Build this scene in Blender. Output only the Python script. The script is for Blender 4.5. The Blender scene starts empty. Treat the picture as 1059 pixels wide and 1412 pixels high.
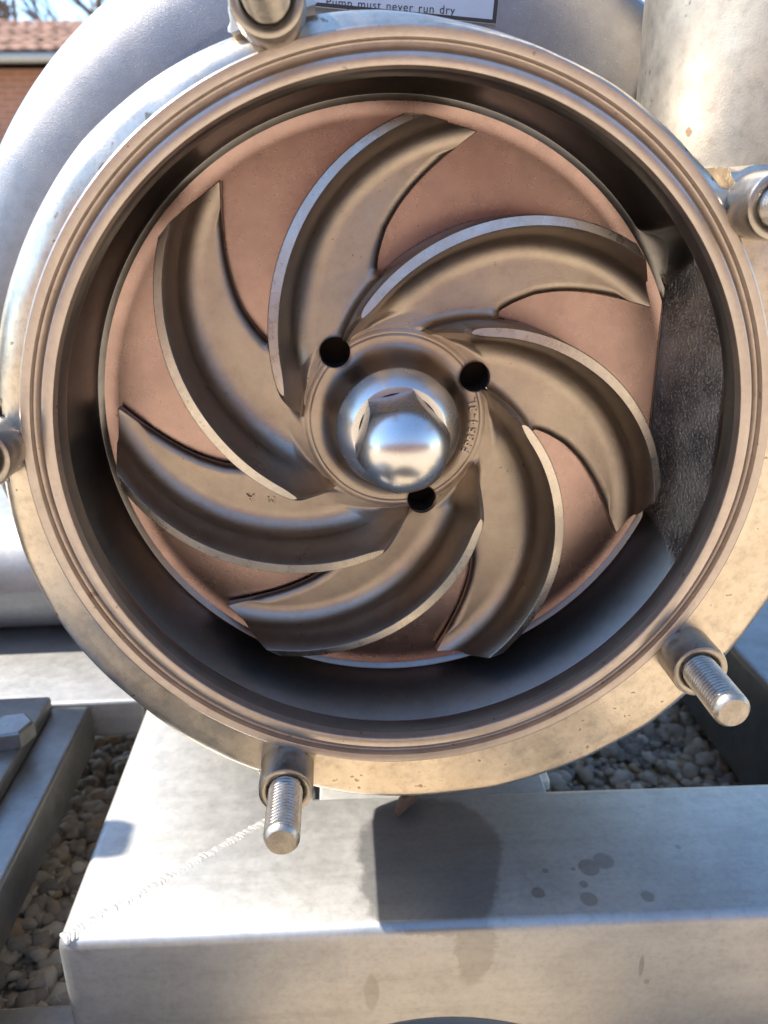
import bpy, bmesh, math, random
from mathutils import Vector, Matrix, noise
random.seed(7)
S = bpy.context.scene
C = S.collection
PI = math.pi
R = math.radians

# ------------------------------------------------------------------ camera
CAM = Vector((-0.02563, -0.32383, 0.09013))
PITCH, YAW, ROLL = R(19.8495), R(2.98697), R(-0.87606)
FPX = 1130.0
def cam_axes():
    cp, sp = math.cos(PITCH), math.sin(PITCH)
    cy, sy = math.cos(YAW), math.sin(YAW)
    cr, sr = math.cos(ROLL), math.sin(ROLL)
    F = Vector((sy*cp, cy*cp, -sp)); R0 = Vector((cy, -sy, 0)); U0 = R0.cross(F)
    return cr*R0 + sr*U0, -sr*R0 + cr*U0, F
RX, UX, FX = cam_axes()
cd = bpy.data.cameras.new('camera'); cam = bpy.data.objects.new('camera', cd); C.objects.link(cam)
M = Matrix((RX, UX, -FX)).transposed().to_4x4(); M.translation = CAM
cam.matrix_world = M
cd.sensor_fit = 'VERTICAL'; cd.sensor_height = 36.0; cd.sensor_width = 27.0
cd.lens = 36.0*FPX/1412.0
cd.clip_start = 0.02; cd.clip_end = 3000
cd.dof.use_dof = True; cd.dof.focus_distance = 0.372; cd.dof.aperture_fstop = 11.0
S.camera = cam

# ------------------------------------------------------------------ light
SUN_TO = Vector((-0.64, 0.14, 0.725)).normalized()
w = bpy.data.worlds.new('World'); S.world = w; w.use_nodes = True
nt = w.node_tree
sky = nt.nodes.new('ShaderNodeTexSky'); sky.sky_type = 'NISHITA'; sky.sun_disc = False
sky.sun_elevation = math.asin(SUN_TO.z)
sky.sun_rotation = math.atan2(SUN_TO.x, SUN_TO.y)
sky.dust_density = 0.1; sky.ozone_density = 4.0; sky.air_density = 1.2
bg = nt.nodes['Background']; bg.inputs[1].default_value = 0.128
nt.links.new(sky.outputs[0], bg.inputs[0])
sl = bpy.data.lights.new('sun', 'SUN'); sl.energy = 4.2; sl.angle = R(0.53); sl.color = (1.0, 0.93, 0.82)
so = bpy.data.objects.new('sun', sl); C.objects.link(so)
so.rotation_euler = SUN_TO.to_track_quat('Z', 'Y').to_euler()
S.view_settings.view_transform = 'Standard'; S.view_settings.look = 'None'
S.view_settings.exposure = 1.66; S.view_settings.gamma = 1.0

# ------------------------------------------------------------------ helpers
def ob(name, me, parent=None, loc=(0, 0, 0)):
    o = bpy.data.objects.new(name, me); C.objects.link(o); o.location = loc
    if parent: o.parent = parent
    return o
def tag(o, label=None, cat=None, group=None, kind=None):
    if label: o['label'] = label
    if cat: o['category'] = cat
    if group: o['group'] = group
    if kind: o['kind'] = kind
    return o
def thing(name, label, cat, loc=(0, 0, 0), group=None):
    return tag(ob(name, None, None, loc), label, cat, group)
def mesh(name, verts, faces, mats, parent=None, smooth=35, fm=None, loc=(0, 0, 0)):
    me = bpy.data.meshes.new(name); me.from_pydata([tuple(v) for v in verts], [], faces)
    for m in (mats if isinstance(mats, (list, tuple)) else [mats]): me.materials.append(m)
    if fm: me.polygons.foreach_set('material_index', fm)
    bm = bmesh.new(); bm.from_mesh(me); bmesh.ops.recalc_face_normals(bm, faces=bm.faces[:]); bm.to_mesh(me); bm.free()
    if smooth:
        me.shade_smooth(); me.set_sharp_from_angle(angle=R(smooth))
    me.update()
    return ob(name, me, parent, loc)
def grid_faces(nr, nc, wrap=False, off=0):
    f = []
    for i in range(nr-1):
        for j in range(nc if wrap else nc-1):
            k = (j+1) % nc
            f.append((off+i*nc+j, off+i*nc+k, off+(i+1)*nc+k, off+(i+1)*nc+j))
    return f
def lathe(prof, n=256, axis=(0, 0, 0), ang=None):
    """prof: list of (r, d); axis of revolution along y"""
    V = []
    for r, d in prof:
        for j in range(n):
            a = 2*PI*j/n
            V.append((axis[0]+r*math.cos(a), axis[1]+d, axis[2]+r*math.sin(a)))
    return V, grid_faces(len(prof), n, True)
def smooth01(t):
    t = max(0.0, min(1.0, t)); return t*t*(3-2*t)
def interp(x, pts):
    if x <= pts[0][0]: return pts[0][1]
    for (a, b), (c, d) in zip(pts, pts[1:]):
        if x <= c: return b+(d-b)*(x-a)/(c-a)
    return pts[-1][1]
def rbox(x0, x1, y0, y1, z0, z1, rad=0.004, seg=3):
    """rounded box as verts/faces"""
    bm = bmesh.new()
    bmesh.ops.create_cube(bm, size=1.0)
    for v in bm.verts:
        v.co = Vector((x0+(v.co.x+.5)*(x1-x0), y0+(v.co.y+.5)*(y1-y0), z0+(v.co.z+.5)*(z1-z0)))
    bmesh.ops.bevel(bm, geom=bm.edges[:], offset=rad, segments=seg, profile=0.5, affect='EDGES')
    bm.verts.index_update()
    V = [v.co.copy() for v in bm.verts]; Fc = [[v.index for v in f.verts] for f in bm.faces]; bm.free()
    return V, Fc
def join(parts):
    V, Fc = [], []
    for v, f in parts:
        o = len(V); V += list(v); Fc += [[i+o for i in q] for q in f]
    return V, Fc
def tube(pts, rads, n=8):
    V, Fc = [], []
    for i, p in enumerate(pts):
        t = (pts[min(i+1, len(pts)-1)]-pts[max(i-1, 0)]).normalized()
        a = t.cross(Vector((0.31, 0.52, 0.79))).normalized(); b = t.cross(a)
        for j in range(n):
            q = 2*PI*j/n; V.append(p+rads[i]*(math.cos(q)*a+math.sin(q)*b))
    Fc = grid_faces(len(pts), n, True)
    Fc.append(list(range(n))[::-1]); Fc.append([len(V)-n+j for j in range(n)])
    return V, Fc

# ------------------------------------------------------------------ materials
def mat(name):
    m = bpy.data.materials.new(name); m.use_nodes = True
    return m, m.node_tree, m.node_tree.nodes['Principled BSDF']
def N(nt, t, **k):
    n = nt.nodes.new(t)
    for a, v in k.items(): setattr(n, a, v)
    return n
def noise_n(nt, coord, scale, detail=4, rough=0.55, stretch=None):
    n = N(nt, 'ShaderNodeTexNoise'); n.inputs['Scale'].default_value = scale
    n.inputs['Detail'].default_value = detail; n.inputs['Roughness'].default_value = rough
    if stretch:
        mp = N(nt, 'ShaderNodeMapping'); mp.inputs['Scale'].default_value = stretch
        nt.links.new(coord, mp.inputs[0]); nt.links.new(mp.outputs[0], n.inputs['Vector'])
    else:
        nt.links.new(coord, n.inputs['Vector'])
    return n
def ramp(nt, src, stops):
    r = N(nt, 'ShaderNodeValToRGB'); e = r.color_ramp.elements
    while len(e) > 1: e.remove(e[-1])
    e[0].position = stops[0][0]; e[0].color = (*stops[0][1], 1) if len(stops[0][1]) == 3 else stops[0][1]
    for p, c in stops[1:]:
        x = e.new(p); x.color = (*c, 1) if len(c) == 3 else c
    nt.links.new(src, r.inputs[0]); return r
def mixc(nt, fac, a, b, mode='MIX'):
    m = N(nt, 'ShaderNodeMix', data_type='RGBA', blend_type=mode)
    if isinstance(fac, float): m.inputs[0].default_value = fac
    else: nt.links.new(fac, m.inputs[0])
    for i, v in ((6, a), (7, b)):
        if isinstance(v, tuple): m.inputs[i].default_value = (*v, 1)
        else: nt.links.new(v, m.inputs[i])
    return m.outputs[2]
def steel(name, col, col2, rough=(0.3, 0.42), blotch=18, fine=900, bump=0.1, fine_bump_dist=0.0004,
          brushed=None, speck=None, pits=0.0, metallic=1.0, mottle=0.14, streak=None):
    m, nt, b = mat(name); L = nt.links.new
    tc = N(nt, 'ShaderNodeTexCoord').outputs['Object']
    n1 = noise_n(nt, tc, blotch, 5, 0.6)
    n2 = noise_n(nt, tc, fine, 3, 0.6)
    c = mixc(nt, ramp(nt, n1.outputs[0], [(0.36, (0, 0, 0)), (0.66, (1, 1, 1))]).outputs[0], col, col2)
    nm = noise_n(nt, tc, blotch*7.3, 6, 0.7)
    c = mixc(nt, 1.0, c, ramp(nt, nm.outputs[0], [(0.25, (1-mottle,)*3), (0.5, (1, 1, 1)), (0.75, (1+mottle*.5,)*3)]).outputs[0], 'MULTIPLY')
    if streak:
        ns = noise_n(nt, tc, 1.0, 5, 0.65, stretch=streak)
        c = mixc(nt, 1.0, c, ramp(nt, ns.outputs[0], [(0.3, (.92, .915, .905)), (0.5, (1, 1, 1)), (0.7, (1.04, 1.04, 1.045))]).outputs[0], 'MULTIPLY')
    if speck:
        n3 = noise_n(nt, tc, speck[0], 2, 0.5)
        c = mixc(nt, ramp(nt, n3.outputs[0], [(speck[1], (0, 0, 0)), (speck[1]+0.03, (1, 1, 1))]).outputs[0], c, speck[2])
    L(c, b.inputs['Base Color'])
    b.inputs['Metallic'].default_value = metallic
    mr = N(nt, 'ShaderNodeMapRange'); mr.inputs[1].default_value = 0.3; mr.inputs[2].default_value = 0.7
    mr.inputs[3].default_value = rough[0]; mr.inputs[4].default_value = rough[1]
    n4 = noise_n(nt, tc, blotch*3.1, 4, 0.65)
    L(n4.outputs[0], mr.inputs[0]); L(mr.outputs[0], b.inputs['Roughness'])
    bp = N(nt, 'ShaderNodeBump'); bp.inputs['Strength'].default_value = bump; bp.inputs['Distance'].default_value = fine_bump_dist
    L(n2.outputs[0], bp.inputs['Height']); last = bp
    if brushed:
        nb = noise_n(nt, tc, 1.0, 3, 0.6, stretch=brushed)
        b2 = N(nt, 'ShaderNodeBump'); b2.inputs['Strength'].default_value = 0.12; b2.inputs['Distance'].default_value = 0.0002
        L(nb.outputs[0], b2.inputs['Height']); L(last.outputs[0], b2.inputs['Normal']); last = b2
    if pits:
        v = N(nt, 'ShaderNodeTexVoronoi'); v.inputs['Scale'].default_value = 260
        L(tc, v.inputs['Vector'])
        rp = ramp(nt, v.outputs['Distance'], [(0.0, (0, 0, 0)), (0.12, (1, 1, 1))])
        b3 = N(nt, 'ShaderNodeBump'); b3.inputs['Strength'].default_value = pits; b3.inputs['Distance'].default_value = 0.0003
        L(rp.outputs[0], b3.inputs['Height']); L(last.outputs[0], b3.inputs['Normal']); last = b3
    L(last.outputs[0], b.inputs['Normal'])
    return m
def plain(name, col, rough=0.6, metallic=0.0, var=0.25, scale=30, bump=0.0):
    m, nt, b = mat(name); L = nt.links.new
    tc = N(nt, 'ShaderNodeTexCoord').outputs['Object']
    n = noise_n(nt, tc, scale, 5, 0.6)
    d = tuple(x*(1-var) for x in col)
    L(mixc(nt, n.outputs[0], d, tuple(min(1, x*(1+var)) for x in col)), b.inputs['Base Color'])
    b.inputs['Roughness'].default_value = rough; b.inputs['Metallic'].default_value = metallic
    if bump:
        bp = N(nt, 'ShaderNodeBump'); bp.inputs['Strength'].default_value = bump; bp.inputs['Distance'].default_value = 0.003
        L(n.outputs[0], bp.inputs['Height']); L(bp.outputs[0], b.inputs['Normal'])
    return m

M_IMP = steel('blasted impeller steel', (0.395, 0.340, 0.282), (0.345, 0.285, 0.248), (0.27, 0.34), 18, 2600, 0.6, 0.00022, speck=(600, 0.73, (0.17, 0.14, 0.12)), mottle=0.15)
M_EDGE = steel('machined vane edge', (0.541, 0.500, 0.451), (0.476, 0.435, 0.385), (0.24, 0.36), 60, 1500, 0.08, 0.0001, speck=(500, 0.7, (0.4, 0.33, 0.27)))
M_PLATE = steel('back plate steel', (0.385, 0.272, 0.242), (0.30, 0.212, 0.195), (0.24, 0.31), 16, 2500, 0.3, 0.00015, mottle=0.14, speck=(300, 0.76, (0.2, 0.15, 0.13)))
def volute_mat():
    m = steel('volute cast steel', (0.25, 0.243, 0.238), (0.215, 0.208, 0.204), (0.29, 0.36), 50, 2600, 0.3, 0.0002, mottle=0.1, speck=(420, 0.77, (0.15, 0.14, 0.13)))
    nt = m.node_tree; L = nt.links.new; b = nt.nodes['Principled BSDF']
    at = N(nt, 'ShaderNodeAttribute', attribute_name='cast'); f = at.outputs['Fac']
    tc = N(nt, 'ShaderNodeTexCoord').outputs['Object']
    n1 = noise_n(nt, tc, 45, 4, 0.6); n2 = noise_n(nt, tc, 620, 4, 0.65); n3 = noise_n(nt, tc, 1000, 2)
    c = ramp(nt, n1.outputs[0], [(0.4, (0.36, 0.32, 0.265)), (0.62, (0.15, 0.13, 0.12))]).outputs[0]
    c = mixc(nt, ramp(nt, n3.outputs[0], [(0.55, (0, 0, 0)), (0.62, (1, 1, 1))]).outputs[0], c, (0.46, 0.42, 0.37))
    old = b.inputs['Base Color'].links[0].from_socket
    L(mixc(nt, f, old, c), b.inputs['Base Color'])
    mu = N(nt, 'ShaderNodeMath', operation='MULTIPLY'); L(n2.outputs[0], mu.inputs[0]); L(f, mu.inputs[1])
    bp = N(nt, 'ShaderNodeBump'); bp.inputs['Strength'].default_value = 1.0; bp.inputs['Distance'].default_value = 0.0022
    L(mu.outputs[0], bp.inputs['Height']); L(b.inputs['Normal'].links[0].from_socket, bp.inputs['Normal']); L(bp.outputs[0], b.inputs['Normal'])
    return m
M_VOL = volute_mat()
M_FLANGE = steel('turned flange steel', (0.475, 0.420, 0.385), (0.425, 0.370, 0.335), (0.32, 0.42), 45, 1500, 0.3, 0.0002, speck=(220, 0.70, (0.28, 0.23, 0.2)), mottle=0.12)
M_BODY = steel('cast casing steel', (0.619, 0.550, 0.464), (0.516, 0.447, 0.365), (0.27, 0.37), 26, 1500, 0.35, 0.0003, speck=(190, 0.70, (0.32, 0.25, 0.18)), mottle=0.3)
M_HOOD = steel('pearl blasted hood steel', (0.265, 0.252, 0.25), (0.225, 0.213, 0.211), (0.34, 0.43), 16, 2400, 0.42, 0.0004, speck=(1100, 0.69, (0.36, 0.35, 0.35)), mottle=0.14)
M_PIPE = steel('weathered pipe steel', (0.36, 0.335, 0.29), (0.28, 0.245, 0.205), (0.46, 0.58), 24, 1400, 0.3, 0.0003, speck=(130, 0.70, (0.2, 0.14, 0.1)), mottle=0.25)
def beam_mat(name, stains):
    m = steel(name, (0.42, 0.413, 0.398), (0.365, 0.358, 0.344), (0.44, 0.54), 40, 2600, 0.35, 0.0003, speck=(420, 0.72, (0.42, 0.40, 0.37)), metallic=0.78, mottle=0.16, streak=(9, 120, 120))
    if not stains: return m
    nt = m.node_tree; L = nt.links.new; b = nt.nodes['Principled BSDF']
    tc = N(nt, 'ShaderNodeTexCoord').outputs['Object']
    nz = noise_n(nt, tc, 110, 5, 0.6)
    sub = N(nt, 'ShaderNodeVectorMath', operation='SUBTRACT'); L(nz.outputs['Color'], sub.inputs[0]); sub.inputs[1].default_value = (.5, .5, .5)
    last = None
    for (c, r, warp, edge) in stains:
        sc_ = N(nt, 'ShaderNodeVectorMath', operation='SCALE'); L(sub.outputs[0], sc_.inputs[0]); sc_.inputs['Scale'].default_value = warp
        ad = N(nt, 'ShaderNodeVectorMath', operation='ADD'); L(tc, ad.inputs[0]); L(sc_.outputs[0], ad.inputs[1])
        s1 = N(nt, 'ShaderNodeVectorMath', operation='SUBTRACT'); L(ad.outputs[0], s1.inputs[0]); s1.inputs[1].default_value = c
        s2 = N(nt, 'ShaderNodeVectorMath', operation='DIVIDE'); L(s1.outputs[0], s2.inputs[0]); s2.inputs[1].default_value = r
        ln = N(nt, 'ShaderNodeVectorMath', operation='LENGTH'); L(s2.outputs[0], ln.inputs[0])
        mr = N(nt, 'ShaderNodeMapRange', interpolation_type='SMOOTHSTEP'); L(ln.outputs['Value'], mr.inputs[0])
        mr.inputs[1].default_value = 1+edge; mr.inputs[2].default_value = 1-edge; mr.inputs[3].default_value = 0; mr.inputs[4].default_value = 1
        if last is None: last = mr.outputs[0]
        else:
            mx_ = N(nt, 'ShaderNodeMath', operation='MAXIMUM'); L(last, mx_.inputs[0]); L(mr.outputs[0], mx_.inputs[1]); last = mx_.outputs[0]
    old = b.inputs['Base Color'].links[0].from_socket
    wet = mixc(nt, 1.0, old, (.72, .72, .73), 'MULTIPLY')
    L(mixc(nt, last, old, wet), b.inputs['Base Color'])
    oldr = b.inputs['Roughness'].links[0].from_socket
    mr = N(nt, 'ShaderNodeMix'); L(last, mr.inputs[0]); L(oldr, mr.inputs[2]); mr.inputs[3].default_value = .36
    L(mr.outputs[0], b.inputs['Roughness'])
    return m
def zpt(px, py, z=-.24):
    r = (px-529.5)/FPX*RX-(py-706)/FPX*UX+FX
    q = CAM+(z-CAM.z)/r.z*r; return (q.x, q.y, z)
def ypt(px, py, y):
    r = (px-529.5)/FPX*RX-(py-706)/FPX*UX+FX
    q = CAM+(y-CAM.y)/r.y*r; return (q.x, y, q.z)
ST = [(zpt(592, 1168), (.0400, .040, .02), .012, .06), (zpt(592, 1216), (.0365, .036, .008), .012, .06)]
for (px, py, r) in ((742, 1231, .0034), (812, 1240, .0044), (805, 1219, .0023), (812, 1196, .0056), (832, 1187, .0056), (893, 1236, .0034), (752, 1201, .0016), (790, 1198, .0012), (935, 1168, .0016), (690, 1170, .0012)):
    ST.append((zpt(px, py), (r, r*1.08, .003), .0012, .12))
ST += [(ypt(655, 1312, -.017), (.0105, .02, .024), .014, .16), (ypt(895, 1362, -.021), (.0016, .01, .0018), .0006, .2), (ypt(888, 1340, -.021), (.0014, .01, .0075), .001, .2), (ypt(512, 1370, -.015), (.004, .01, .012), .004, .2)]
M_BEAM = beam_mat('frame tube steel', None)
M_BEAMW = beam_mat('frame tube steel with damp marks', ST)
M_RAIL = steel('old rail steel', (0.288, 0.284, 0.277), (0.223, 0.216, 0.205), (0.38, 0.50), 30, 2200, 0.3, 0.0003, speck=(300, 0.70, (0.22, 0.2, 0.17)))
M_STUD = steel('stud steel', (0.40, 0.37, 0.335), (0.31, 0.28, 0.245), (0.34, 0.48), 120, 1500, 0.3, 0.0002, mottle=0.3)
M_COLLAR = steel('collar steel', (0.390, 0.360, 0.323), (0.323, 0.292, 0.255), (0.26, 0.38), 60, 1500, 0.2, 0.0002)
M_NUT = steel('polished nut steel', (0.62, 0.61, 0.60), (0.59, 0.58, 0.57), (0.26, 0.29), 14, 1400, 0.0, 0.0001, mottle=0.03)
M_DARK = plain('dark bore', (0.03, 0.018, 0.014), 0.9)
M_WELD = steel('weld bead steel', (0.38, 0.372, 0.36), (0.33, 0.322, 0.31), (0.55, 0.65), 200, 1200, 0.3, 0.0004, metallic=0.7)
M_WET = steel('wet steel', (0.39, 0.385, 0.38), (0.34, 0.335, 0.33), (0.34, 0.44), 40, 2600, 0.25, 0.0003, brushed=(40, 1400, 1400), metallic=0.9)
M_SIGNW = plain('sign plate', (0.36, 0.44, 0.58), 0.35, 0.0, 0.08)
M_INK = plain('black print', (0.02, 0.02, 0.025), 0.5)
M_LEAF = plain('dry leaf', (0.11, 0.055, 0.03), 0.8, 0.0, 0.5, 300)
M_PLASTIC = plain('dark tray plastic', (0.012, 0.014, 0.018), 0.55)
M_CREAM = plain('pale shim', (0.75, 0.70, 0.56), 0.6)

def ground_mat():
    m, nt, b = mat('gravel ground'); L = nt.links.new
    tc = N(nt, 'ShaderNodeTexCoord').outputs['Object']
    v = N(nt, 'ShaderNodeTexVoronoi'); v.inputs['Scale'].default_value = 85; L(tc, v.inputs['Vector'])
    r = ramp(nt, v.outputs['Color'], [(0.1, (0.40, 0.30, 0.20)), (0.5, (0.60, 0.475, 0.325)), (0.9, (0.72, 0.61, 0.46))])
    n = noise_n(nt, tc, 1.5, 4)
    L(mixc(nt, n.outputs[0], r.outputs[0], (0.64, 0.50, 0.335)), b.inputs['Base Color'])
    b.inputs['Roughness'].default_value = 0.85
    bp = N(nt, 'ShaderNodeBump'); bp.inputs['Strength'].default_value = 0.8; bp.inputs['Distance'].default_value = 0.01
    L(v.outputs['Distance'], bp.inputs['Height']); bp.invert = True; L(bp.outputs[0], b.inputs['Normal'])
    return m
M_GROUND = ground_mat()
def pebble_mat():
    m, nt, b = mat('pebbles'); L = nt.links.new
    g = N(nt, 'ShaderNodeNewGeometry').outputs['Random Per Island']
    r = ramp(nt, g, [(0.0, (0.15, 0.125, 0.10)), (0.25, (0.34, 0.28, 0.21)), (0.45, (0.46, 0.38, 0.28)), (0.6, (0.24, 0.18, 0.12)), (0.75, (0.44, 0.32, 0.20)), (0.85, (0.60, 0.53, 0.43)), (0.93, (0.19, 0.16, 0.13)), (1, (0.48, 0.29, 0.13))])
    tc = N(nt, 'ShaderNodeTexCoord').outputs['Object']
    n = noise_n(nt, tc, 250, 4)
    L(mixc(nt, 0.2, r.outputs[0], ramp(nt, n.outputs[0], [(0.3, (0.2, 0.17, 0.14)), (0.7, (0.5, 0.46, 0.4))]).outputs[0]), b.inputs['Base Color'])
    b.inputs['Roughness'].default_value = 0.75
    return m
M_PEB = pebble_mat()
def brick_mat():
    m, nt, b = mat('brickwork'); L = nt.links.new
    tc = N(nt, 'ShaderNodeTexCoord').outputs['Object']
    mp = N(nt, 'ShaderNodeMapping'); mp.inputs['Rotation'].default_value = (R(90), 0, 0); L(tc, mp.inputs[0])
    br = N(nt, 'ShaderNodeTexBrick'); L(mp.outputs[0], br.inputs['Vector'])
    br.inputs['Color1'].default_value = (0.30, 0.12, 0.075, 1); br.inputs['Color2'].default_value = (0.22, 0.10, 0.07, 1)
    br.inputs['Mortar'].default_value = (0.30, 0.25, 0.21, 1); br.inputs['Scale'].default_value = 1.0
    br.inputs['Brick Width'].default_value = 0.25; br.inputs['Row Height'].default_value = 0.075; br.inputs['Mortar Size'].default_value = 0.01
    n = noise_n(nt, tc, 3, 5)
    L(mixc(nt, 0.35, br.outputs[0], ramp(nt, n.outputs[0], [(0.3, (0.2, 0.1, 0.075)), (0.7, (0.36, 0.18, 0.12))]).outputs[0]), b.inputs['Base Color'])
    b.inputs['Roughness'].default_value = 0.85
    return m
M_BRICK = brick_mat()
M_TILE = plain('clay roof tile', (0.27, 0.14, 0.085), 0.85, 0.0, 0.5, 3)
M_GUTTER = plain('zinc gutter', (0.33, 0.35, 0.35), 0.5, 0.4)
M_WHITE = plain('white window frame', (0.75, 0.74, 0.72), 0.5)
M_GLASS = plain('window glass', (0.05, 0.06, 0.07), 0.1)
M_BARK = plain('bare bark', (0.13, 0.095, 0.07), 0.9)
M_PAVE = plain('warm paving', (0.42, 0.33, 0.235), 0.85, 0.0, 0.2, 3, 0.2)

# ------------------------------------------------------------------ pump casing
PC = thing('pump_casing', 'open stainless steel pump casing with wide round mouth, five lugs and a rising outlet pipe', 'pump', (0, 0, 0))
def growth(th):            # spiral growth of the volute, 0 at the cutwater
    t = (math.degrees(th)-35) % 360
    return t/360.0
NT = 480
# turned front flange with groove
prof = [(.1392, .006), (.1396, .0052), (.1398, .0012), (.1402, .0003), (.1408, 0), (.1440, 0), (.1445, .0002), (.1449, .0008), (.1454, .0018), (.1461, .0028), (.1469, .0034), (.1478, .0036), (.1485, .0034), (.1488, .0028), (.1489, .0006), (.1490, .0002), (.1495, 0), (.1524, 0), (.1530, .0004), (.1532, .0012), (.1533, .004)]
V, Fc = lathe(prof, 384); mesh('flange_ring', V, Fc, M_FLANGE, PC, 30)
# shoulder and body of the casing
V = []
shA = [(0.0, .0014), (.08, .0016), (.3, .0026), (.5, .0042), (.66, .0066), (.80, .0104), (.90, .0148), (.965, .020), (1, .027), (1, .05), (1, .085), (.93, .095), (.6, .1)]
shB = [(0.0, .0014), (.15, .0018), (.45, .0024), (.70, .0030), (.86, .0036), (.94, .0045), (.975, .0062), (.992, .0088), (1, .014), (1, .05), (1, .085), (.93, .095), (.6, .1)]
RO = [(0, .182), (20, .179), (33, .172), (39, .1572), (45, .1556), (68, .1552), (82, .1578), (92, .1608), (135, .1685), (180, .1685), (225, .1705), (270, .1775), (310, .1855), (340, .1855), (360, .182)]
for i in range(len(shA)):
    for j in range(NT):
        a = 2*PI*j/NT; dg_ = math.degrees(a)
        wB = 1-smooth01((dg_-40)/40)*(1-smooth01((dg_-172)/40))
        s = shA[i][0]*(1-wB)+shB[i][0]*wB; d = shA[i][1]*(1-wB)+shB[i][1]*wB
        ro = interp(dg_, RO)
        ro += .0005*noise.noise(Vector((math.cos(a)*4, math.sin(a)*4, s*3)))
        r = .1531+s*(ro-.1531)
        V.append((r*math.cos(a), d+.0004*noise.noise(Vector((math.cos(a)*9, math.sin(a)*9, s*4))), r*math.sin(a)))
mesh('casing_body', V, grid_faces(len(shA), NT, True), M_BODY, PC, 45)
# bore and volute channel
def trough(th, s):
    deg = math.degrees(th); deg = (deg+180) % 360-180
    D = interp(growth(th)*360, [(0, .0135), (40, .009), (90, .0105), (215, .0190), (290, .0225), (360, .0225)])
    d = .0130+s*(.0624-.0130)
    f = (s/.14)**.6 if s < .14 else max(0, 1-(s-.14)/.86)**1.55
    r = .1387+D*f + (.1391-.1387)*s
    rough = 0.0
    if -60 < deg < 38:
        xw = (.1385-.0112*s)
        rw = xw/max(.2, math.cos(th))
        bl = 1-smooth01((deg-29)/8)          # the throat fades into the channel above it
        r2 = min(r, rw) if deg < 0 else r+(min(rw, .1545)-r)*bl
        rough = smooth01((r+.004*(deg > 0)-rw+.001)/.004)*bl*smooth01(s/.06); r = r2
    return r, d, rough
NS = 34
V = []; cast = []
front = [(.1399, .0012), (.1397, .0046), (.1390, .0056), (.1388, .0100), (.1383, .0112), (.1383, .0118)]
for r, d in front:
    for j in range(NT):
        a = 2*PI*j/NT; V.append((r*math.cos(a), d, r*math.sin(a)))
for i in range(NS+1):
    s = i/NS
    for j in range(NT):
        a = 2*PI*j/NT; r, d, q = trough(a, s)
        if q:
            r += .0005*noise.noise(Vector((d*130, r*math.sin(a)*130, 1)))*math.sin(PI*s)*q
        V.append((r*math.cos(a), d, r*math.sin(a)))
for r, d in ((.1390, .0625), (.1366, .0641)):
    for j in range(NT):
        a = 2*PI*j/NT; r1, d1, q = trough(a, 1.0)
        rr = min(r, r1-.0003); V.append((rr*math.cos(a), d, rr*math.sin(a)))
nrow = len(front)+NS+1+2
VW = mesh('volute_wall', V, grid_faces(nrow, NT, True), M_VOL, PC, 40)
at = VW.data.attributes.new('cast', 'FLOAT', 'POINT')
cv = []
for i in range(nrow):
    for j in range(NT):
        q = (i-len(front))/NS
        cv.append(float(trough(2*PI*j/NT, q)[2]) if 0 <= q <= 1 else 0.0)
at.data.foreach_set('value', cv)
# back plate
V, Fc = lathe([(.1372, .0640), (.1366, .0644), (.130, .0645), (.09, .0648), (.056, .065)], 256)
mesh('back_plate', V, Fc, M_PLATE, PC, 40)

# lugs, collars and studs
LUG_R = .164
def stud_mesh():
    n, pitch = 48, .002
    V = []
    rows = []
    d = -.048
    rows += [(-.0481, 0.0001, 0), (-.048, .0062, 0), (-.0478, .0064, 0), (-.0465, .0075, 0), (-.0458, .0077, 0)]
    x = -.0455
    while x < .006: rows.append((x, None, 1)); x += .00025
    for dd, r, t in rows:
        for j in range(n):
            a = 2*PI*j/n
            if t:
                ph = ((dd+.06)/pitch+j/n) % 1.0
                tri = abs(ph*2-1)
                rr = .0064+.0014*max(0, min(1, (tri-.08)/.8))
                rr = min(rr, .0073+(.0455+dd)*0.6) if dd < -.0445 else rr
            else: rr = r
            V.append((rr*math.cos(a), dd, rr*math.sin(a)))
    return V, grid_faces(len(rows), n, True)
SV, SF = stud_mesh()
stud_me = None
CV, CF = lathe([(.0082, .004), (.0082, -.0150), (.0086, -.0160), (.0092, -.0165), (.0112, -.0165), (.0121, -.0160), (.0125, -.0148), (.0125, .0035)], 64)
lug_objs = []
for k, deg in enumerate((106, 178, 250, 322, 34)):
    a = R(deg); cx, cz = LUG_R*math.cos(a), LUG_R*math.sin(a)
    # lug: rounded block growing out of the casing
    hw = .0145
    V = []; n = 15
    for dd, sc, inn in ((.0042, .95, -.0025), (.0048, 1.0, -.0020), (.012, 1.01, .0010), (.022, 1.02, .002), (.048, 1.02, .003)):
        out = [(inn, -hw*1.12)]+[(max(inn+.001, hw*math.cos(t)*.95+.001), hw*math.sin(t)) for t in (-PI/2+PI*q/12 for q in range(13))]+[(inn, hw*1.12)]
        for (u, v) in out:
            u2, v2 = u*sc, v*sc
            V.append((cx+u2*math.cos(a)-v2*math.sin(a), dd, cz+u2*math.sin(a)+v2*math.cos(a)))
    Fc = grid_faces(5, n, True); Fc.append(list(range(n)))
    lug = mesh('lug', V, Fc, M_BODY, PC, 40)
    if k == 0: col_o = mesh('collar', CV, CF, M_COLLAR, PC, 40); col_me = col_o.data
    else: col_o = ob('collar', col_me, PC)
    col_o.location = (cx, 0, cz)
    if k == 0: st = mesh('stud', SV, SF, M_STUD, PC, 25); stud_me = st.data
    else: st = ob('stud', stud_me, PC)
    st.location = (cx, 0, cz); st.rotation_euler = (0, R(37*k), 0)

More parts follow.
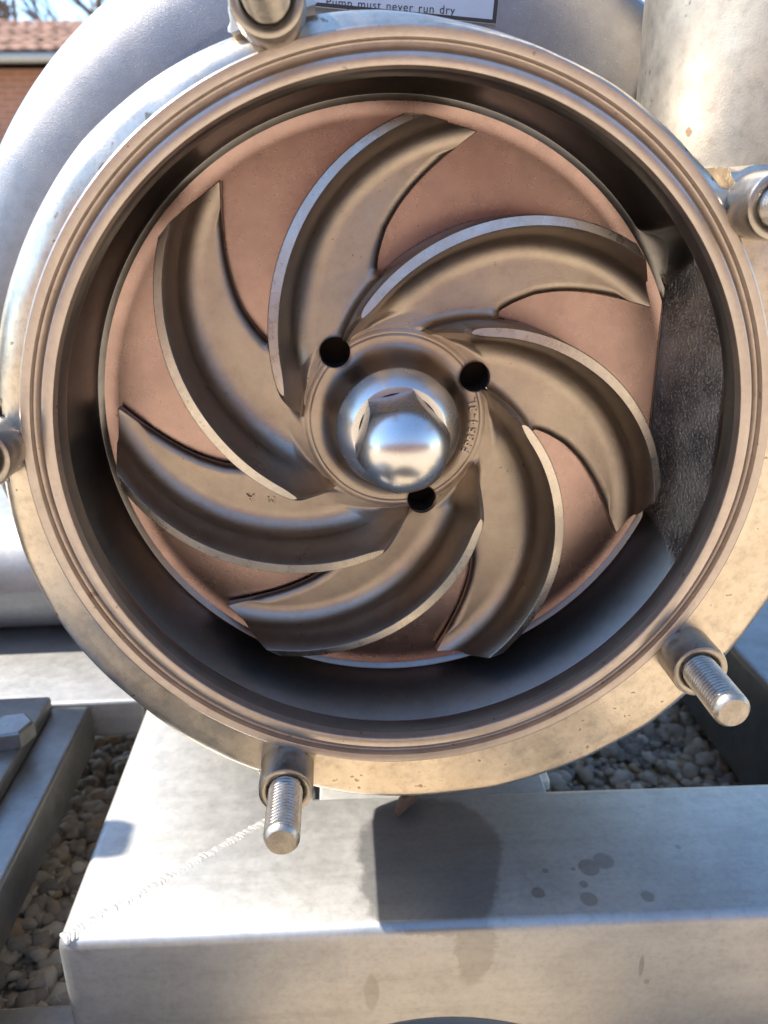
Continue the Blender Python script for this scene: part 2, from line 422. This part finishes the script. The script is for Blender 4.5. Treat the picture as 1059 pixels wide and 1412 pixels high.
# outlet pipe rising at the right
V = []; pr = .078; pcx, pcy = .196, .085
prow = [(.0, 1.0), (.06, 1.0), (.10, 1.0), (.14, .99), (.20, .985), (.42, .985)]
for z1, sc in prow:
    for j in range(96):
        z = z1
        a = 2*PI*j/96
        x_ = pcx+pr*sc*math.cos(a); z0 = .086-max(0, x_-.130)*1.3; z = z*(.42-(z0-.06))/.42+(z0-.06)
        V.append((pcx+pr*sc*math.cos(a), pcy+pr*sc*.95*math.sin(a), z+.06))
mesh('outlet_pipe', V, grid_faces(len(prow), 96, True), M_PIPE, PC, 40)

# ------------------------------------------------------------------ impeller
IM = thing('impeller', 'blasted steel impeller with seven curved vanes inside the round pump mouth', 'impeller', (0, .05, 0))
def P(c, x):
    v = 0
    for k in c: v = v*x+k
    return v
P_OUT = (-79162.79571707, 23614.43187743, -3185.76186265, 327.46198845)
P_INN = (-85023.78912478, 24902.79012077, -3229.01300687, 319.83167932)
TR = [(.060, 147.6), (.065, 147.5), (.070, 147.1), (.075, 146), (.085, 143.1), (.095, 139.1), (.105, 134.7), (.115, 130.3), (.125, 126.3), (.129, 124.8)]
def th_out(r): return P(P_OUT, r)
def th_inn(r): return P(P_INN, r)+.3
def strip(r): return .01988+(r-.05374)*.22389
def floor_d(r): return interp(r, [(.04, .0518), (.05, .0535), (.07, .0555), (.10, .0575), (.13, .0585)])
BOT = .0622
R_IN, R_TIP, R_OUT = .0425, .0530, .1285
HOLES = [(R(130.2), .0423), (R(28.0), .0418), (R(-72.5), .0410)]
HR = .0070
HC = [(r*math.cos(a), r*math.sin(a)) for a, r in HOLES]
step = 360/7
def top_d(r):
    if r >= R_TIP: return strip(r)
    t = (R_TIP-r)/(R_TIP-R_IN)
    s0 = strip(R_TIP); f = floor_d(r)
    g = .80*t if t < .82 else .656+.344*math.sqrt(max(0, 1-((1-t)/.18)**2))
    return s0+(f-s0)*min(1, g)
rows = []
nr = 130
for i in range(nr+1):
    rows.append(R_IN+(R_OUT-R_IN)*(i/nr))
NF, NL = 14, 16
def vane_row(r):
    """list of (theta deg, d, is_edge) across one vane at radius r, from the convex side to the trailing edge of its shroud"""
    to, ti = th_out(r), th_inn(r)
    td, fd = top_d(r), floor_d(r)
    arc = lambda mm: math.degrees(mm/1000/r)
    wall_end = th_out(r)-step
    trv = interp(r, TR)
    inner = r < .0668
    end = max(trv, wall_end)
    H = max(fd-td, .00001)
    b = min(.0005, H*.3)
    ang = 1.0
    # slope of the vane: convert normal distance to arc distance
    dr = .0005
    sl = (th_inn(r+dr)-th_inn(r-dr))/(2*dr)
    k = math.sqrt(1+(r*math.radians(sl))**2)
    A = []
    nb = floor_d(r) if r < .068 else BOT
    A.append((to, nb if r < .0665 else nb+(0), 0))
    u = max(0, min(1, (.0580-r)/.0046)); cc = max(math.sqrt(1-u*u), .10)
    mid, hw = (to+ti)/2, (to-ti)/2
    hw2 = (hw-arc(.35)*k*min(1, H/.004))*cc
    sd = b+(1-cc)*min(H*.30, .0045)
    A.append((to, td+sd, 0)); A.append((mid+hw2, td, 1)); A.append((mid-hw2, td, 1)); A.append((ti, td+sd, 0))
    Rf = min(.0105, max(H-sd, .00001)*.5)
    draft = .0042*min(1, H/.02)
    n_end = math.radians(ti-end)*r/k-.0004
    tm = PI/2 if draft+Rf < n_end else math.acos(max(-1, min(1, 1-(n_end-draft)/Rf)))
    for q in range(NF+1):
        t = q/NF*tm
        n = draft+Rf*(1-math.cos(t))
        d = fd-Rf+Rf*math.sin(t)
        A.append((ti-arc(n*1000)*k, d, 0))
    start, fd = A[-1][0], (A[-1][1] if tm < PI/2 else fd)
    L = start-end
    sl2 = abs((interp(r+.001, TR)-interp(r-.001, TR))/.002); k2 = math.sqrt(1+(r*math.radians(sl2))**2)
    lip = min(.0044, max(1e-5, math.radians(L)*r/k2*.85))
    w_in = smooth01((.0690-r)/.004)
    for q in range(1, NL+1):
        t = q/NL
        t = 1-(1-t)**1.8
        th = start-L*t
        dist = (th-end)/max(arc(1000*1)*1, 1e-9)    # arc metres to end
        dist = math.radians(th-end)*r/k2
        dl = 0
        if dist < lip:
            u = 1-dist/lip; dl = min(lip*(1-math.sqrt(max(0, 1-u*u))), BOT-fd-.0002)
        rise = 0
        if dist < .006:
            u = 1-dist/.006; rise = .006*(1-math.sqrt(max(0, 1-u*u)))*.8*min(1, H/.02)
        A.append((th, fd+dl*(1-w_in)-rise*w_in, 0))
    A.append((end, (BOT if r > .0668 else A[-1][1]+.0003), 0))
    return A
base_v = [vane_row(r) for r in rows]
ncol = len(base_v[0])
vanes = []
for k in range(7):
    V = []
    off = -k*step
    rr_list = list(rows)
    for r, A in zip(rows, base_v):
        for th, d, e in A:
            a = R(th+off); V.append([r*math.cos(a), d, r*math.sin(a)])
    # outer end: small round then wall down
    for (dr, fr) in ((.0004, .04), (.0005, 1.0)):
        for th, d, e in base_v[-1]:
            a = R(th+off); r = R_OUT+dr; dd = d+(BOT-d)*fr if fr == 1.0 else d+.0004
            V.append([r*math.cos(a), min(dd, BOT), r*math.sin(a)])
    Fc = grid_faces(len(rows)+2, ncol)
    fm = []
    for i in range(len(rows)+1):
        for j in range(ncol-1):
            fm.append(1 if (j == 2 and i < len(rows)-1 and rows[i] > R_TIP-.0004) else 0)
    # bore the pull-off holes
    inside = [any((v[0]-x)**2+(v[2]-z)**2 < HR*HR for x, z in HC) for v in V]
    F2, fm2 = [], []
    used = set()
    for f, m in zip(Fc, fm):
        c = sum(inside[i] for i in f)
        if c == 4: continue
        F2.append(f); fm2.append(m)
    for i, v in enumerate(V):
        if inside[i]:
            for x, z in HC:
                q = math.hypot(v[0]-x, v[2]-z)
                if q < HR:
                    s = HR/max(q, 1e-6); v[0] = x+(v[0]-x)*s; v[2] = z+(v[2]-z)*s
    o = mesh('vane', V, F2, [M_IMP, M_EDGE], IM, 38, fm2); o.location = (0, -.05, 0)
    vanes.append(o)
# hub
hp = []
for i in range(31):
    t = i/30; r = .0262+(R_IN+.0002-.0262)*t
    u = max(0, min(1, (r-.0277)/(.0395-.0277)))
    d = .0345+(.0517-.0345)*(1-(1-u)**3.6) if r > .0277 else .0345
    if r > .0395: d = .0517+(floor_d(r)-.0517)*((r-.0395)/(R_IN-.0395))+.00001
    if abs(r-.0400) < .0003: d += .0003
    hp.append((r, d))
hp = [(.010, .036)]+hp
V, Fc = lathe(hp, 420); V = [list(v) for v in V]
inside = [any((v[0]-x)**2+(v[2]-z)**2 < HR*HR for x, z in HC) for v in V]
Fc = [f for f in Fc if not all(inside[i] for i in f)]
for i, v in enumerate(V):
    if inside[i]:
        for x, z in HC:
            q = math.hypot(v[0]-x, v[2]-z)
            if q < HR: s = HR/max(q, 1e-6); v[0] = x+(v[0]-x)*s; v[2] = z+(v[2]-z)*s
hub = mesh('hub', V, Fc, M_IMP, IM, 40); hub.location = (0, -.05, 0)
for x, z in HC:
    V, Fc = lathe([(HR+.0001, .0500), (HR+.0003, .0530), (HR+.0002, .0700), (.00001, .0700)], 48)
    fm = [0]*48+[1]*96
    h = mesh('hole_sleeve', V, Fc, [M_IMP, M_DARK], IM, 40, fm); h.location = (x, -.05, z)

# raised casting letters
def glyph(ch, size, extrude, mt, parent, mw, name='raised_letter'):
    c = bpy.data.curves.new('t', 'FONT'); c.body = ch; c.size = size; c.extrude = extrude; c.align_x = 'CENTER'
    c.bevel_depth = size*.02; c.resolution_u = 3
    t = bpy.data.objects.new('t', c); C.objects.link(t)
    dg = bpy.context.evaluated_depsgraph_get(); me = bpy.data.meshes.new_from_object(t.evaluated_get(dg))
    bpy.data.objects.remove(t); bpy.data.curves.remove(c)
    me.materials.clear(); me.materials.append(mt); me.name = name
    o = ob(name, me, parent); o.matrix_world = mw
    o.matrix_parent_inverse = Matrix.Identity(4)
    if parent: o.matrix_local = Matrix.Translation(-Vector(parent.location)) @ mw
    return o
txt = 'FP354-3L'
for i, ch in enumerate(txt):
    a = R(-25+i*5.35); r = .0388
    up = Vector((-math.cos(a), 0, -math.sin(a)))     # tops point at the hub centre
    nrm = Vector((math.cos(a)*.10, -1, math.sin(a)*.10)).normalized()
    up = (up-nrm*up.dot(nrm)).normalized(); rt = up.cross(nrm)
    mw = Matrix((rt, up, nrm)).transposed().to_4x4()
    mw.translation = Vector((r*math.cos(a), .0514, r*math.sin(a)))
    glyph(ch, .0056, .0007, M_IMP, IM, mw)

def unproj_y(px, py, d):
    r = (px-529.5)/FPX*RX-(py-706)/FPX*UX+FX
    return CAM+(d-CAM.y)/r.y*r
for ch, px, py in (('A', 345, 682), ('M', 374, 685)):
    q = unproj_y(px, py, .0553); a = R(176)
    mw = Matrix((Vector((math.cos(a), 0, math.sin(a))), Vector((-math.sin(a), 0, math.cos(a))), Vector((0, -1, 0)))).transposed().to_4x4(); mw.translation = q
    glyph(ch, .0054, .0004, M_IMP, IM, mw)

# ------------------------------------------------------------------ cap nut
CN = thing('cap_nut', 'shiny domed hexagon cap nut in the middle of the impeller', 'nut', (0, .034, 0))
V, Fc = lathe([(.0278, .0348), (.0277, .0335), (.0273, .0329), (.0213, .0272), (.0207, .0268), (.0180, .0267)], 160)
o = mesh('washer_collar', V, Fc, M_NUT, CN, 25); o.location = (0, -.034, 0)
V = []; n = 240; nrw = 90
ap = .0175
def dome_pt(t):
    if t < .12: return .0268-(.0268-.0065)*t/.12, .0203
    q = (t-.12)/.88*PI/2
    return .0065-.0205*math.sin(q), max(.00001, .0203*math.cos(q))
for i in range(nrw+1):
    d, rd = dome_pt(i/nrw)
    for j in range(n):
        a = 2*PI*j/n
        aa = ((math.degrees(a)-42+30) % 60)-30
        r = min(ap/math.cos(R(aa)), rd)
        V.append((r*math.cos(a), d, r*math.sin(a)))
o = mesh('dome', V, grid_faces(nrw+1, n, True), M_NUT, CN, 14); o.location = (0, -.034, 0)

# ------------------------------------------------------------------ hood behind the casing
HD = thing('motor_hood', 'large round pearl grey steel hood behind the pump casing', 'machine cover', (0, .3, 0))
hp = [(.10, .1245), (.150, .1250), (.175, .1262), (.192, .1280), (.206, .1308), (.217, .1345), (.2255, .1390), (.2312, .1442), (.2350, .151), (.2365, .160), (.2365, .55), (.20, .58)]
V, Fc = lathe(hp, 256); o = mesh('shell', V, Fc, M_HOOD, HD, 40); o.location = (0, -.3, 0)

# ------------------------------------------------------------------ base frame
ZT = -.24; ZG = -.362
FR = thing('base_frame', 'welded stainless steel tube frame under the pump', 'frame', (0, .1, ZT))
def shear(V): return [Vector((v[0], v[1]-.022*(v[0]+.173)*max(0, min(1, (0.11-v[1])/.1+.5)), v[2])) for v in V]
def part(name, VF, m, smooth=30):
    o = mesh(name, VF[0], VF[1], m, FR, smooth); o.location = -Vector(FR.location); return o
def tubebox(x0, x1, y0, y1, z0, z1, rad=.006): return rbox(x0, x1, y0, y1, z0, z1, rad, 4)
mx = lambda y: -.173+(y+.011)/.8
# front beam with mitred left end
V, Fc = tubebox(-.173, .75, -.011, .088, -.345, ZT)
V2 = []
for v in V:
    x = v.x
    if x < 0: x = v.x+max(0, (v.y+.005)/.8)*1.0
    V2.append(Vector((x, v.y-.022*(v.x+.173), v.z)))
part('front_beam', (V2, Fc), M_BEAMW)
V, Fc = tubebox(-.1735, -.049, -.011, .80, -.345, ZT-.0008)
V2 = []
for v in V:
    y = v.y
    if y < .2: y = v.y+max(0, (v.x+.165)*.8)
    V2.append(Vector((v.x, y, v.z)))
part('side_beam', (V2, Fc), M_BEAM)
# weld along the mitre
rng = random.Random(3)
parts = []
ca, sa = .782, .623
for i in range(120):
    t = .02+.98*i/119; p = Vector((-.1705+.119*t+rng.uniform(-.0005, .0005), -.009+.0952*t+rng.uniform(-.0005, .0005), ZT-.00132))
    bm = bmesh.new(); bmesh.ops.create_icosphere(bm, subdivisions=2, radius=1)
    sl_, sw_ = .0021+.0008*rng.random(), .0042+.0011*rng.random()+.0012*noise.noise(Vector((t*9, 1, 1)))
    hgt = .00138+.00018*rng.random()
    for v in bm.verts:
        c = v.co; q = 1+.2*noise.noise(Vector((c.x*2+i, c.y*2, c.z)))
        u1 = c.x*sl_*q-abs(c.y)**2*.0018; w1 = c.y*sw_*q
        v.co = Vector((p.x+u1*ca-w1*sa, p.y+u1*sa+w1*ca, p.z+c.z*hgt*q))
    bm.verts.index_update(); parts.append(([v.co.copy() for v in bm.verts], [[v.index for v in f.verts] for f in bm.faces])); bm.free()
part('weld_bead', join(parts), M_WELD, 60)
part('foot_plate', tubebox(-.046, .092, .079, .34, -.25, ZT-.0006, .001), M_BEAM)
part('left_rail', tubebox(-.42, -.2135, -.35, .2, -.2745, ZT-.0004, .003), M_RAIL)
part('rear_rail', tubebox(-.9, -.176, .203, .40, -.2705, ZT-.0004, .003), M_BEAM)
part('right_rail', tubebox(.283, .45, .10, .80, -.342, ZT-.0004), M_RAIL)
part('cross_plate', tubebox(-.6, -.1765, -.20, .036, -.36, -.335, .003), M_BEAM)
part('saddle', rbox(-.8, -.06, .29, .5, ZT, ZT+.10, .05, 6), M_BEAM)
# clamp plate with bolt on left rail
CPV = rbox(-.40, -.238, -.2, .195, ZT-.0002, ZT+.012, .003, 2)
part('clamp_plate', CPV, M_RAIL)
bxy = CAM+((ZT+.02-CAM.z)/((16-529.5)/FPX*RX-(1004-706)/FPX*UX+FX).z)*((16-529.5)/FPX*RX-(1004-706)/FPX*UX+FX)
hv = []
for z, rr in ((0, .014), (.010, .014), (.0115, .0122)):
    for j in range(6): hv.append((bxy.x+rr*math.cos(R(60*j+10)), bxy.y+rr*math.sin(R(60*j+10)), ZT+.012+z))
hf = grid_faces(3, 6, True)+[[12, 13, 14, 15, 16, 17]]
part('hex_bolt', (hv, hf), M_RAIL, 20)
part('shim', rbox(.089, .098, .096, .125, ZT-.012, ZT-.004, .001, 1), M_CREAM)
def on_z(px, py, z):
    r = (px-529.5)/FPX*RX-(py-706)/FPX*UX+FX
    return CAM+(z-CAM.z)/r.z*r
# ------------------------------------------------------------------ warning sign on the hood
SG = thing('warning_sign', 'pale blue printed warning plate reading pump must never run dry, above the casing', 'sign', (0, .0, 0))
def on_y(px, py, d):
    r = (px-529.5)/FPX*RX-(py-706)/FPX*UX+FX
    return CAM+(d-CAM.y)/r.y*r
SD = .1255
p0, p1 = on_y(428, 9, SD), on_y(684, 34, SD)
u = (p1-p0).normalized(); vv = Vector((-u.z, 0, u.x)); wid = (p1-p0).length
def quad(a, b, c, d, y):   # in plate coordinates
    P4 = [p0+u*a+vv*c, p0+u*b+vv*c, p0+u*b+vv*d, p0+u*a+vv*d]
    return [Vector((p.x, SD+y, p.z)) for p in P4]
def slab(name, a, b, c, d, y0, y1, m):
    A, B = quad(a, b, c, d, y0), quad(a, b, c, d, y1)
    mesh(name, A+B, [[0, 1, 2, 3], [7, 6, 5, 4], [0, 4, 5, 1], [1, 5, 6, 2], [2, 6, 7, 3], [3, 7, 4, 0]], m, SG, 0)
slab('plate', 0, wid, 0, .034, 0, -.0008, M_SIGNW)
slab('printed_border', 0.0002, wid-.0002, .0002, .0018, -.0008, -.00095, M_INK)
slab('printed_border', wid-.0022, wid-.0002, .0018, .033, -.0008, -.00095, M_INK)
c = bpy.data.curves.new('t', 'FONT'); c.body = 'Pump must never run dry'; c.size = .0062; c.space_character = 1.12; c.space_word = 1.25
t = bpy.data.objects.new('t', c); C.objects.link(t)
dg = bpy.context.evaluated_depsgraph_get(); me = bpy.data.meshes.new_from_object(t.evaluated_get(dg))
bpy.data.objects.remove(t)
me.materials.clear(); me.materials.append(M_INK); me.name = 'lettering'
q0, q1 = on_y(449, 8, SD-.001), on_y(626, 20, SD-.001)
xs = [v.co.x for v in me.vertices]; sc = (q1-q0).length/(max(xs)-min(xs))
tu = (q1-q0).normalized(); tv = Vector((-tu.z, 0, tu.x))
for v in me.vertices:
    p = q0+tu*(v.co.x*sc)+tv*(v.co.y*sc); v.co = Vector((p.x, SD-.001, p.z))
ob('lettering', me, SG)

# ------------------------------------------------------------------ small things
p = on_z(563, 1105, ZT+.002)
V, Fc = tube([p+Vector((-.008, -.010, 0)), p+Vector((-.003, -.004, .003)), p+Vector((.003, .001, .004)), p+Vector((.008, .008, .005))], [.0012, .0042, .0036, .001], 7)
V = [v+Vector((noise.noise(v*400), noise.noise(v*400+Vector((9, 1, 1))), noise.noise(v*400+Vector((3, 7, 1)))))*.0012 for v in V]
tag(mesh('dry_leaf', V, Fc, M_LEAF, None, 0), 'small curled brown leaf scrap on the beam under the casing', 'leaf')
bc = on_y(600, 1403, -.10)
V, Fc = lathe([(.098, 0), (.101, .003), (.098, .006), (.094, .003), (.088, -.012), (.001, -.012)], 96)
V = [(x, z, y) for x, y, z in V]
bs = mesh('drip_tray', V, Fc, M_PLASTIC, None, 40, None, (bc.x, bc.y-.100, bc.z-.004)); tag(bs, 'shallow dark round plastic tray in front of the beam, only its rim showing', 'tray')

# ------------------------------------------------------------------ ground
g = mesh('ground', [(-1500, -1500, ZG), (1500, -1500, ZG), (1500, 1500, ZG), (-1500, 1500, ZG)], [[0, 1, 2, 3]], M_GROUND, None, 0); tag(g, kind='structure')
rng = random.Random(11)
base = []
for k in range(6):
    bm = bmesh.new(); bmesh.ops.create_icosphere(bm, subdivisions=2, radius=1)
    for v in bm.verts:
        c = v.co.copy(); q = 1+.42*noise.noise(c*1.2+Vector((k*7.3, 0, 0)))+.12*noise.noise(c*3.1+Vector((k*3.3, 1, 0)))
        v.co = Vector((c.x*q*1.15, c.y*q*.9, c.z*q*.68))
    bm.verts.index_update(); base.append(([v.co.copy() for v in bm.verts], [[v.index for v in f.verts] for f in bm.faces])); bm.free()
V, Fc = [], []
def pebbles(x0, x1, y0, y1, n, zl):
    for i in range(n):
        px, py = rng.uniform(x0, x1), rng.uniform(y0, y1)
        s = rng.choice((.0028, .0036, .0044, .0052, .0060, .0078))*rng.uniform(.85, 1.2)
        bv, bf = base[rng.randrange(6)]
        rot = Matrix.Rotation(rng.uniform(0, 6.28), 3, 'Z') @ Matrix.Rotation(rng.uniform(-.5, .5), 3, 'X')
        o = len(V); pz = ZG+zl+rng.uniform(0, .007)
        for b in bv: V.append(tuple(Vector((px, py, pz))+rot @ (b*s)))
        Fc.extend([[i+o for i in f] for f in bf])
pebbles(-.36, -.15, -.1, .45, 4200, .0012)
pebbles(.04, .42, .09, .80, 7500, .0012)
tag(mesh('gravel', V, Fc, M_PEB, None, 60), kind='stuff')

# ------------------------------------------------------------------ house behind on the left
HX, HY = -4.2, 12.0
HO = thing('brick_house', 'low red brick house with clay tile roof, blurred far behind on the left', 'house', (-6, HY, ZG))
def hpart(name, VF, m, parent=None, smooth=0):
    o = mesh(name, VF[0], VF[1], m, parent or HO, smooth)
    if not parent: o.location = -Vector(HO.location)
    return o
def box(x0, x1, y0, y1, z0, z1):
    V = [(x, y, z) for z in (z0, z1) for y in (y0, y1) for x in (x0, x1)]
    return V, [[0, 1, 3, 2], [4, 6, 7, 5], [0, 4, 5, 1], [2, 3, 7, 6], [0, 2, 6, 4], [1, 5, 7, 3]]
ze = CAM.z+12.0*math.tan(R(9.0))
hpart('wall', box(-13, 3, HY, HY+6, ZG, ze-.02), M_BRICK)
wv, wf = [], []
hpart('gutter', tube([Vector((-13, HY-.42, ze+.05)), Vector((3, HY-.42, ze+.05))], [.065, .065], 12), M_GUTTER, None, 60)
rp = math.atan2(0.62, 3.0)
hpart('roof_deck', ([(-13, HY-.4, ze+.06), (3, HY-.4, ze+.06), (3, HY+3, ze+1.06), (-13, HY+3, ze+1.06), (-13, HY+6.4, ze+.06), (3, HY+6.4, ze+.06)], [[0, 1, 2, 3], [3, 2, 5, 4]]), M_TILE)
tv_, tf_ = [], []
for i in range(2):
    for j in range(7):
        a = PI*j/6
        tv_.append((.11*math.cos(a), i*.42-.02, .055*math.sin(a)+.012*(1-i)))
tile_me = None
rowdir = Vector((0, 3.4, 1.0)).normalized()
for rw in range(9):
    for cl in range(26):
        pz = Vector((-6.4+cl*.2+.02*(rw % 2), HY-.45, ze+.08))+rowdir*(rw*.385)
        if tile_me is None:
            t = mesh('roof_tile', tv_, [[j, j+1, 8+j, 7+j] for j in range(6)], M_TILE, HO, 60); tile_me = t.data
        else: t = ob('roof_tile', tile_me, HO)
        t.location = pz-Vector(HO.location); t.rotation_euler = (math.atan2(rowdir.z, rowdir.y)+rng.uniform(-.02, .02), 0, rng.uniform(-.05, .05))
# window at the left edge of view
wx, wz = -4.02, CAM.z+12*math.tan(R(5.2))
fr = hpart('window', box(wx-.05, wx+.9, HY-.03, HY+.05, wz-.9, wz), M_WHITE)
mesh('pane', *box(wx+.02, wx+.83, HY-.045, HY-.031, wz-.83, wz-.07), M_GLASS, fr, 0)
# bare trees behind the roof
def bare_tree(x, y, h, seed, label):
    r = random.Random(seed)
    T = thing('bare_tree', label, 'tree', (x, y, ZG), 'bare trees behind the house')
    VT = tube([Vector((0, 0, 0)), Vector((.1, 0, h*.3)), Vector((0, .1, h*.55)), Vector((.15, 0, h*.8))], [h*.03, h*.024, h*.016, h*.006], 8)
    mesh('trunk', VT[0], VT[1], M_BARK, T, 60)
    parts = []
    def grow(p, d, L, rad, lv):
        pts = [p]; q = p.copy(); dd = d.copy()
        for i in range(4):
            dd = (dd+Vector((r.uniform(-.25, .25), r.uniform(-.25, .25), r.uniform(-.05, .2)))).normalized(); q = q+dd*L/4; pts.append(q.copy())
        parts.append(tube(pts, [rad, rad*.8, rad*.65, rad*.5, rad*.3], 5))
        if lv < 3:
            for i in range(5):
                k = r.choice((1, 2, 3, 4)); e = (dd+Vector((r.uniform(-1, 1), r.uniform(-1, 1), r.uniform(-.3, .7)))).normalized()
                grow(pts[k], e, L*.62, rad*.5, lv+1)
    for i in range(9):
        z = h*r.uniform(.3, .78); a = r.uniform(0, 6.28)
        grow(Vector((0.05, 0, z)), Vector((math.cos(a), math.sin(a), .7)).normalized(), h*.3, h*.011, 1)
    J = join(parts); mesh('crown', J[0], J[1], M_BARK, T, 60)
bare_tree(-6.6, 19.5, 6.0, 1, 'bare tree rising over the tile roof at the left end')
bare_tree(-5.2, 21.0, 6.5, 2, 'bare tree behind the roof in the middle of the row')
bare_tree(-3.6, 20.0, 5.5, 3, 'bare tree behind the roof nearest the hood')

# ------------------------------------------------------------------ house across the yard, unseen, added for its warm reflection in the metal
H2 = thing('brick_house', 'long low brick house across the yard, unseen, added for reflections in the pump', 'house', (0, -8.5, ZG))
for nm, VF, m in (('wall', box(-16, 16, -14, -8.5, ZG, 2.6), M_BRICK),
                  ('roof', ([(-16.4, -8.1, 2.62), (16.4, -8.1, 2.62), (16.4, -11.2, 4.2), (-16.4, -11.2, 4.2), (-16.4, -14.4, 2.62), (16.4, -14.4, 2.62)], [[0, 1, 2, 3], [3, 2, 5, 4]]), M_TILE)):
    o = mesh(nm, VF[0], VF[1], m, H2, 0); o.location = -Vector(H2.location)

# ------------------------------------------------------------------ unseen box added left of the pump to shade the left rail
CC = thing('shadow_blocker', 'unseen grey steel box added left of the pump to cast the left shadow', 'shadow blocker', (-.7, .25, ZG))
for nm, VF in (('blocker_body', rbox(-.92, -.52, -.02, .262, ZG, .121, .008, 2)), ('blocker_knob', rbox(-.60, -.52, .125,   .155, .121, .180, .006, 2))):  # knob on top added to drop a small shadow patch on the side beam
    o = mesh(nm, VF[0], VF[1], M_HOOD, CC, 30); o.location = -Vector(CC.location)
